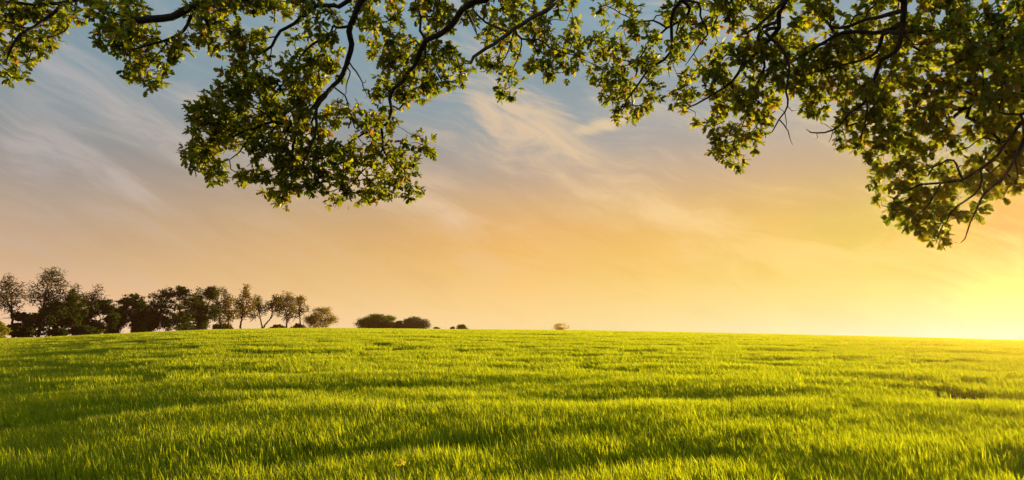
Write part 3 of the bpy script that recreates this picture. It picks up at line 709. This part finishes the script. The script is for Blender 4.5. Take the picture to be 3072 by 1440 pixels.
# ------------------------------------------------------------------ trees and bushes along the crest
def far_tree(kind, label, cat, xl, xr, ytop, D, style, trunk_x=None, low=0.25, mat=None, seed=0, group=None, dens=1.0, box=0.0, leafs=None, lean=0.0):
    g = np.random.default_rng(seed + 900)
    xc = (xl + xr) / 2; tx = trunk_x if trunk_x is not None else xc
    d = ray(tx, 1000); hd = np.array([d[0], d[1]]) / math.hypot(d[0], d[1]); bx, by = hd * D; bz = float(ground(bx, by)) - 0.1
    dt = ray(xc, ytop); top = EYE + D * dt[2] / math.hypot(dt[0], dt[1]); H = top - bz
    # crown axes: r across the view, same depth
    scale = D / math.hypot(d[0], d[1]) * math.hypot(d[0], d[1]) / F
    dl, dr_ = ray(xl, 950), ray(xr, 950)
    pl = np.array([dl[0], dl[1]]) / math.hypot(dl[0], dl[1]) * D; pr = np.array([dr_[0], dr_[1]]) / math.hypot(dr_[0], dr_[1]) * D
    cc = (pl + pr) / 2 - np.array([bx, by]); Rw = np.linalg.norm(pr - pl) / 2; ax = (pr - pl) / (2 * Rw); Rw *= (1.26 if style == 'dense' else 1.08); ay = np.array([-ax[1], ax[0]])
    z0, z1 = H * low, H
    S = Skel(); S.big = 6.0
    tr = 0.020 * H + 0.04
    crown_c = np.array([cc[0], cc[1], (z0 + z1) / 2]); Rz = (z1 - z0) / 2
    # lobes
    lobes = []
    nl = 9 if style != 'dense' else 16
    for i in range(nl):
        a = g.uniform(0, 6.283); r = g.uniform(.25, .72); h = g.uniform(-.75, .75)
        k = math.sqrt(max(0.05, 1 - h * h * (0.85 - .6 * box))) if h > 0 or style == 'sparse' else 1.0
        lobes.append((np.array([r * k * math.cos(a), r * k * math.sin(a), h]), g.uniform(.28, .46)))
    lobes.append((np.array([g.uniform(-.2, .2), 0, .66]), .34)); lobes.append((np.array([-.62, 0, -.1]), .36)); lobes.append((np.array([.62, 0, -.1]), .36))
    if style == 'shrub': lobes += [(np.array([0, 0, 0.1]), .75)] * 3
    n_t = int((560 if style == 'sparse' else 520) * dens)
    T = []
    while len(T) < n_t:
        c, r = lobes[g.integers(len(lobes))]
        q = g.normal(0, 1, 3); q /= np.linalg.norm(q); q = c + q * r * g.random() ** (0.38)
        if np.linalg.norm(q * np.array([1, 1, (1 - .3 * box) if q[2] > 0 or style == 'sparse' else 0.15])) > 1.02 or abs(q[2]) > 1: continue
        T.append(np.array([cc[0] + Rw * (q[0] * ax[0] + q[1] * ay[0] * .9), cc[1] + Rw * (q[0] * ax[1] + q[1] * ay[1] * .9), (z0 + z1) / 2 + Rz * q[2]]))
    T = np.array(T); T = T[T[:, 2] > 0.15]
    if style == 'shrub':
        for k in range(6):
            a = g.uniform(0, 6.283); S.path([(0.1 * math.cos(a), .1 * math.sin(a), -.15), (Rw * .35 * math.cos(a), Rw * .35 * math.sin(a), H * .45)], tr * .5, tr * .2, step=H * .08)
    else:
        t1 = np.array([cc[0] * .35 + lean, cc[1] * .35, max(z0 * 1.0, H * .30)]); t2 = np.array([cc[0] * .85, cc[1] * .85, (z0 + z1) / 2 + Rz * .25])
        mid_ = t1 * .5 + g.normal(0, .012 * H, 3) * np.array([1, 1, 0])
        m = S.path([(0, 0, -.3), mid_, t1, t2], tr, tr * .25, step=H * .04, wob=.006 * H, g=g)
        for k in range(5):                                            # main limbs
            i = m[int(len(m) * g.uniform(.42, .8))]; c, r = lobes[g.integers(nl)]
            e = np.array([cc[0] + Rw * (c[0] * ax[0] + c[1] * ay[0]) * .8, cc[1] + Rw * (c[0] * ax[1] + c[1] * ay[1]) * .8, (z0 + z1) / 2 + Rz * max(c[2], -.3)])
            S.path([(S.p[i] + e) / 2 + np.array([0, 0, -.04 * H]) + g.normal(0, .02 * H, 3), e], tr * .38, tr * .15, i, step=H * .05, wob=.006 * H, g=g)
    if style == 'sparse':                                             # twig sprays round every shoot
        ex = T[g.integers(0, len(T), int(len(T) * 1.6))] + g.normal(0, .035 * H, (int(len(T) * 1.6), 3)); T = np.concatenate([T, ex])
    T[:, 2] = np.clip(T[:, 2], .1, H)
    S.grow(T, H * .045, .006 * H, g)
    if mat is M_GOLD: leafs = 1.7 * (leafs or 1)
    S.radii(0.014 if style != 'sparse' else 0.036, 0.016, .5)
    root = obj(kind, None, label=label, cat=cat, group=group, loc=(bx, by, bz))
    v, f = S.tubes(None, 7)
    obj('trunk', mesh_from('trunk', v, f.ravel(), np.full(len(f), 4), M_FARBARK, smooth=True), root)
    tp = np.array([S.p[t] for t in S.tips])
    if style == 'sparse': per, sp_, sz = 3, .008 * H, (.10, .26)
    elif style == 'shrub': per, sp_, sz = 22, .07 * H, (.14, .34)
    else: per, sp_, sz = 22, .030 * H, (.18, .42)
    if leafs: per = int(per * leafs)
    P = np.repeat(tp, per, 0) + g.normal(0, sp_, (len(tp) * per, 3)) * np.array([1, 1, .6])
    P[:, 2] = np.clip(P[:, 2], 0.05, H * 1.02)
    sz_ = g.uniform(sz[0], sz[1], len(P)) * (D / 150.0) ** 0.5
    tint = np.clip(np.repeat(g.random(len(tp)), per) * .6 + g.random(len(P)) * .4, 0, 1)
    obj('crown', quad_leaves('crown', P, sz_, tint, mat or M_DENSE, g, .35 if style != 'sparse' else .1), root)
    return root

G1, G2, G3 = 'trees along the left field edge', 'shrubs along the left field edge', 'bushes behind the crest'
far_tree('ash_tree', 'leftmost tall thin-leaved tree, dark trunk, cut by the left picture edge', 'tree', -28, 72, 817, 138, 'sparse', 36, .28, M_SPARSE, 1, G1, 1.0)
far_tree('ash_tree', 'tallest tree of the left group, wide open twiggy crown', 'tree', 68, 200, 799, 146, 'sparse', 112, .30, M_SPARSE, 2, G1, 1.7)
far_tree('ash_tree', 'narrow open twiggy tree just right of the tallest one', 'tree', 185, 262, 848, 150, 'sparse', 218, .35, M_SPARSE, 3, G1, .9)
far_tree('ash_tree', 'pale nearly leafless tree rising behind the dark clump', 'tree', 243, 314, 850, 152, 'sparse', 256, .4, M_SPARSE, 4, G1, .9, leafs=.5)
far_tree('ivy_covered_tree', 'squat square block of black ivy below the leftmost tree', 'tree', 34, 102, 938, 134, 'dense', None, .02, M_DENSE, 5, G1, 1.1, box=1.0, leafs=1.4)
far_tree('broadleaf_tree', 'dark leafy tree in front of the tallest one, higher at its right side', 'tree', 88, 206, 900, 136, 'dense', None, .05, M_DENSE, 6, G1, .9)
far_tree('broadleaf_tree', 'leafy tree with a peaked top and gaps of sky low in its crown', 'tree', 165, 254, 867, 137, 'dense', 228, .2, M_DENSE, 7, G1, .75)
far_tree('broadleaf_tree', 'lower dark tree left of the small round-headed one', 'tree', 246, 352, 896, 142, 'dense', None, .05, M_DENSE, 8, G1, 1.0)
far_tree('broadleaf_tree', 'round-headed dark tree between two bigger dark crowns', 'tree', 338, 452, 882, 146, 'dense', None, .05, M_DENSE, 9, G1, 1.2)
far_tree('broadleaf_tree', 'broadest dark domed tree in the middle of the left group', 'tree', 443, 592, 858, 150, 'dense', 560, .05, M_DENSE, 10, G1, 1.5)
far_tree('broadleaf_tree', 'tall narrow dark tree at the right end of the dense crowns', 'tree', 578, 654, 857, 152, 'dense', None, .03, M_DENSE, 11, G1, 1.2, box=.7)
far_tree('ash_tree', 'wispy tree top showing behind the tall narrow dark tree', 'tree', 632, 684, 854, 160, 'sparse', 655, .3, M_SPARSE, 12, G1, .7)
far_tree('ash_tree', 'low open tree left of the tall slender one, brushy down to the ground', 'tree', 650, 722, 884, 158, 'sparse', 684, .08, M_GOLD, 13, G1, 1.0)
far_tree('ash_tree', 'tall slender tree with a flat tufted top', 'tree', 690, 766, 852, 162, 'sparse', 720, .28, M_GOLD, 14, G1, 1.0, leafs=1.3)
far_tree('ash_tree', 'yellow-green sunlit tree standing right of the tall slender one', 'tree', 738, 800, 882, 166, 'sparse', 786, .2, M_YELLOW, 15, G1, .9, leafs=1.3)
far_tree('ash_tree', 'tree whose bare trunk leans far to the right', 'tree', 788, 856, 882, 168, 'sparse', 780, .4, M_GOLD, 16, G1, .8, lean=1.5)
far_tree('ash_tree', 'upright tree with forked dark trunk, second from the round bush', 'tree', 822, 894, 873, 170, 'sparse', 860, .10, M_GOLD, 17, G1, 1.0)
far_tree('ash_tree', 'rightmost tree of the left row, thin trunk and pale feathery crown', 'tree', 862, 926, 884, 172, 'sparse', 901, .3, M_GOLD, 18, G1, .9, leafs=.8)
far_tree('round_bush', 'round golden twiggy bush ending the left row', 'bush', 914, 1010, 921, 174, 'shrub', None, .03, M_GOLD, 19, None, .7, leafs=.55)
# undergrowth
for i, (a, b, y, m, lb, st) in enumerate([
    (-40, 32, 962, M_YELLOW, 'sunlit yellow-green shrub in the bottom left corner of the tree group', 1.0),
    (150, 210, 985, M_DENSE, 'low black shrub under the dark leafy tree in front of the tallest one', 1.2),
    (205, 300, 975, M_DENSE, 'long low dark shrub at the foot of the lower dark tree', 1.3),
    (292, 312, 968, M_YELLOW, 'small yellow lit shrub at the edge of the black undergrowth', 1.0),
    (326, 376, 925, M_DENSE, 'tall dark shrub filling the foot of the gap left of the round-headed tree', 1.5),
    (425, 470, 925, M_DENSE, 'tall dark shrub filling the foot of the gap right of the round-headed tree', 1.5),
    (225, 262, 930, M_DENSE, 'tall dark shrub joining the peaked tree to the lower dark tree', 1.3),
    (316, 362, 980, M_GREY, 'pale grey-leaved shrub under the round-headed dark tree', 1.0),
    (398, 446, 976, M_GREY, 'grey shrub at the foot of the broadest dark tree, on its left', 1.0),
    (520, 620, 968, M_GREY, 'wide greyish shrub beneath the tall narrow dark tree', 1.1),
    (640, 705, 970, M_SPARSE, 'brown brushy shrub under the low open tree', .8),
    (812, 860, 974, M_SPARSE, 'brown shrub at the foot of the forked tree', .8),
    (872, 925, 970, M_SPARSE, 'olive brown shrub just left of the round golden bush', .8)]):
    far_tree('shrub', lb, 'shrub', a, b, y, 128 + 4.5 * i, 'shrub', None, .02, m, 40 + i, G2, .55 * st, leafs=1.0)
far_tree('bush', 'wide dark green dome of a bush, largest on the middle horizon', 'bush', 1068, 1190, 941, 215, 'shrub', None, .0, M_BUSH, 60, G3, 2.0, leafs=1.3)
far_tree('bush', 'small dark bush squeezed between the two domed ones', 'bush', 1180, 1212, 963, 215, 'shrub', None, .0, M_BUSH, 61, G3, .5, leafs=1.2)
far_tree('bush', 'round grey-green domed bush right of the widest one', 'bush', 1203, 1287, 950, 215, 'shrub', None, .0, M_GREY, 62, G3, 1.5, leafs=1.3)
far_tree('bush', 'flat sliver of bush barely showing over the crest', 'bush', 1296, 1328, 981, 225, 'shrub', None, .0, M_BUSH, 63, G3, .4)
far_tree('bush', 'tiny bush tuft left of the small round one on the crest', 'bush', 1350, 1366, 980, 225, 'shrub', None, .0, M_BUSH, 64, G3, .3)
far_tree('bush', 'small round dark bush alone on the horizon near the centre', 'bush', 1370, 1403, 973, 225, 'shrub', None, .0, M_BUSH, 65, G3, .5, leafs=1.2)
far_tree('rusty_tree', 'tiny orange domed tree top alone on the horizon right of centre', 'tree', 1655, 1710, 968, 236, 'sparse', None, .3, M_RUST, 66, None, .8, leafs=.8)

# ------------------------------------------------------------------ yellow flowers in the crop
def petal_mat():
    return leaf_mat('yellow_petal', [(0, (.75, .62, .02)), (1, (.8, .7, .03))], [(0, (.8, .62, .02)), (1, (.8, .62, .02))], .45, .03)
MP = petal_mat(); MS = leaf_mat('flower_stem', [(0, (.10, .15, .02)), (1, (.10, .15, .02))], [(0, (.3, .4, .02)), (1, (.3, .4, .02))], .2)
def flower(px, py, label, nb, sc, seed):
    g = np.random.default_rng(seed); p = on_ground(px, py, .42); gz = float(ground(p[0], p[1]))
    root = obj('rapeseed_flower', None, label=label, cat='flower', loc=(p[0], p[1], gz)); h = p[2] - gz
    s = Skel(); s.path([(0.10, .03, 0), (.05, .02, h * .5), (0, 0, h)], .0035, .002, step=.03)
    v, f = s.tubes(None, 6); obj('stem', mesh_from('stem', v, f.ravel(), np.full(len(f), 4), MS, np.zeros(len(v)), True), root)
    for b in range(nb):
        c = np.array([g.normal(0, .012), g.normal(0, .012), h + g.normal(0, .010)]) * np.array([sc, sc, 1])
        up = g.normal(0, .4, 3) + np.array([0, -.7, .6]); up /= np.linalg.norm(up); u = np.cross(up, [1, 0, 0]); u /= np.linalg.norm(u); w = np.cross(up, u)
        for k in range(4):
            a = k * math.pi / 2 + .3; d = math.cos(a) * u + math.sin(a) * w; e = np.cross(up, d); L = .016 * sc
            pts_ = [c, c + d * L * .5 + e * L * .38 + up * .003, c + d * L * .95 + e * L * .42 + up * .004, c + d * L * 1.12 + up * .002, c + d * L * .95 - e * L * .42 + up * .004, c + d * L * .5 - e * L * .38 + up * .003]
            obj('petal', mesh_from('petal', np.array(pts_), np.arange(6), np.array([6]), MP, np.zeros(6)), root)
flower(1203, 1388, 'bright yellow rapeseed flower head low in the dark foreground crop', 9, 1.35, 3)
flower(1625, 1338, 'faint greenish yellow flower head right of the bright one', 3, .8, 4)

# ------------------------------------------------------------------ volume added to imitate lens glare from the low sun
hz = bpy.data.materials.new('glare_volume'); hz.use_nodes = True; hz.node_tree.nodes.clear(); N = NT(hz.node_tree)
pv = N.n.new('ShaderNodeVolumePrincipled'); pv.inputs['Density'].default_value = GLARE_D; pv.inputs['Anisotropy'].default_value = GLARE_G
pv.inputs['Color'].default_value = GLARE_C + (1,)
o = N.n.new('ShaderNodeOutputMaterial'); N.l.new(pv.outputs[0], o.inputs['Volume'])
hx, hy, z0, z1 = BOX, BOX, -60.0, TOP
c = np.array([[x, y, z] for x in (-hx, hx) for y in (-hy, hy) for z in (z0, z1)], float)
fq = np.array([[0, 1, 3, 2], [4, 6, 7, 5], [0, 4, 5, 1], [2, 3, 7, 6], [0, 2, 6, 4], [1, 5, 7, 3]])
USE_GLARE = True
if USE_GLARE:
    ho = obj('glare_haze', mesh_from('glare_haze', c, fq.ravel(), np.full(6, 4), hz), kind='stuff', label='added orange-tinted volume over the field that stands in for sun glare', cat='glare_haze')
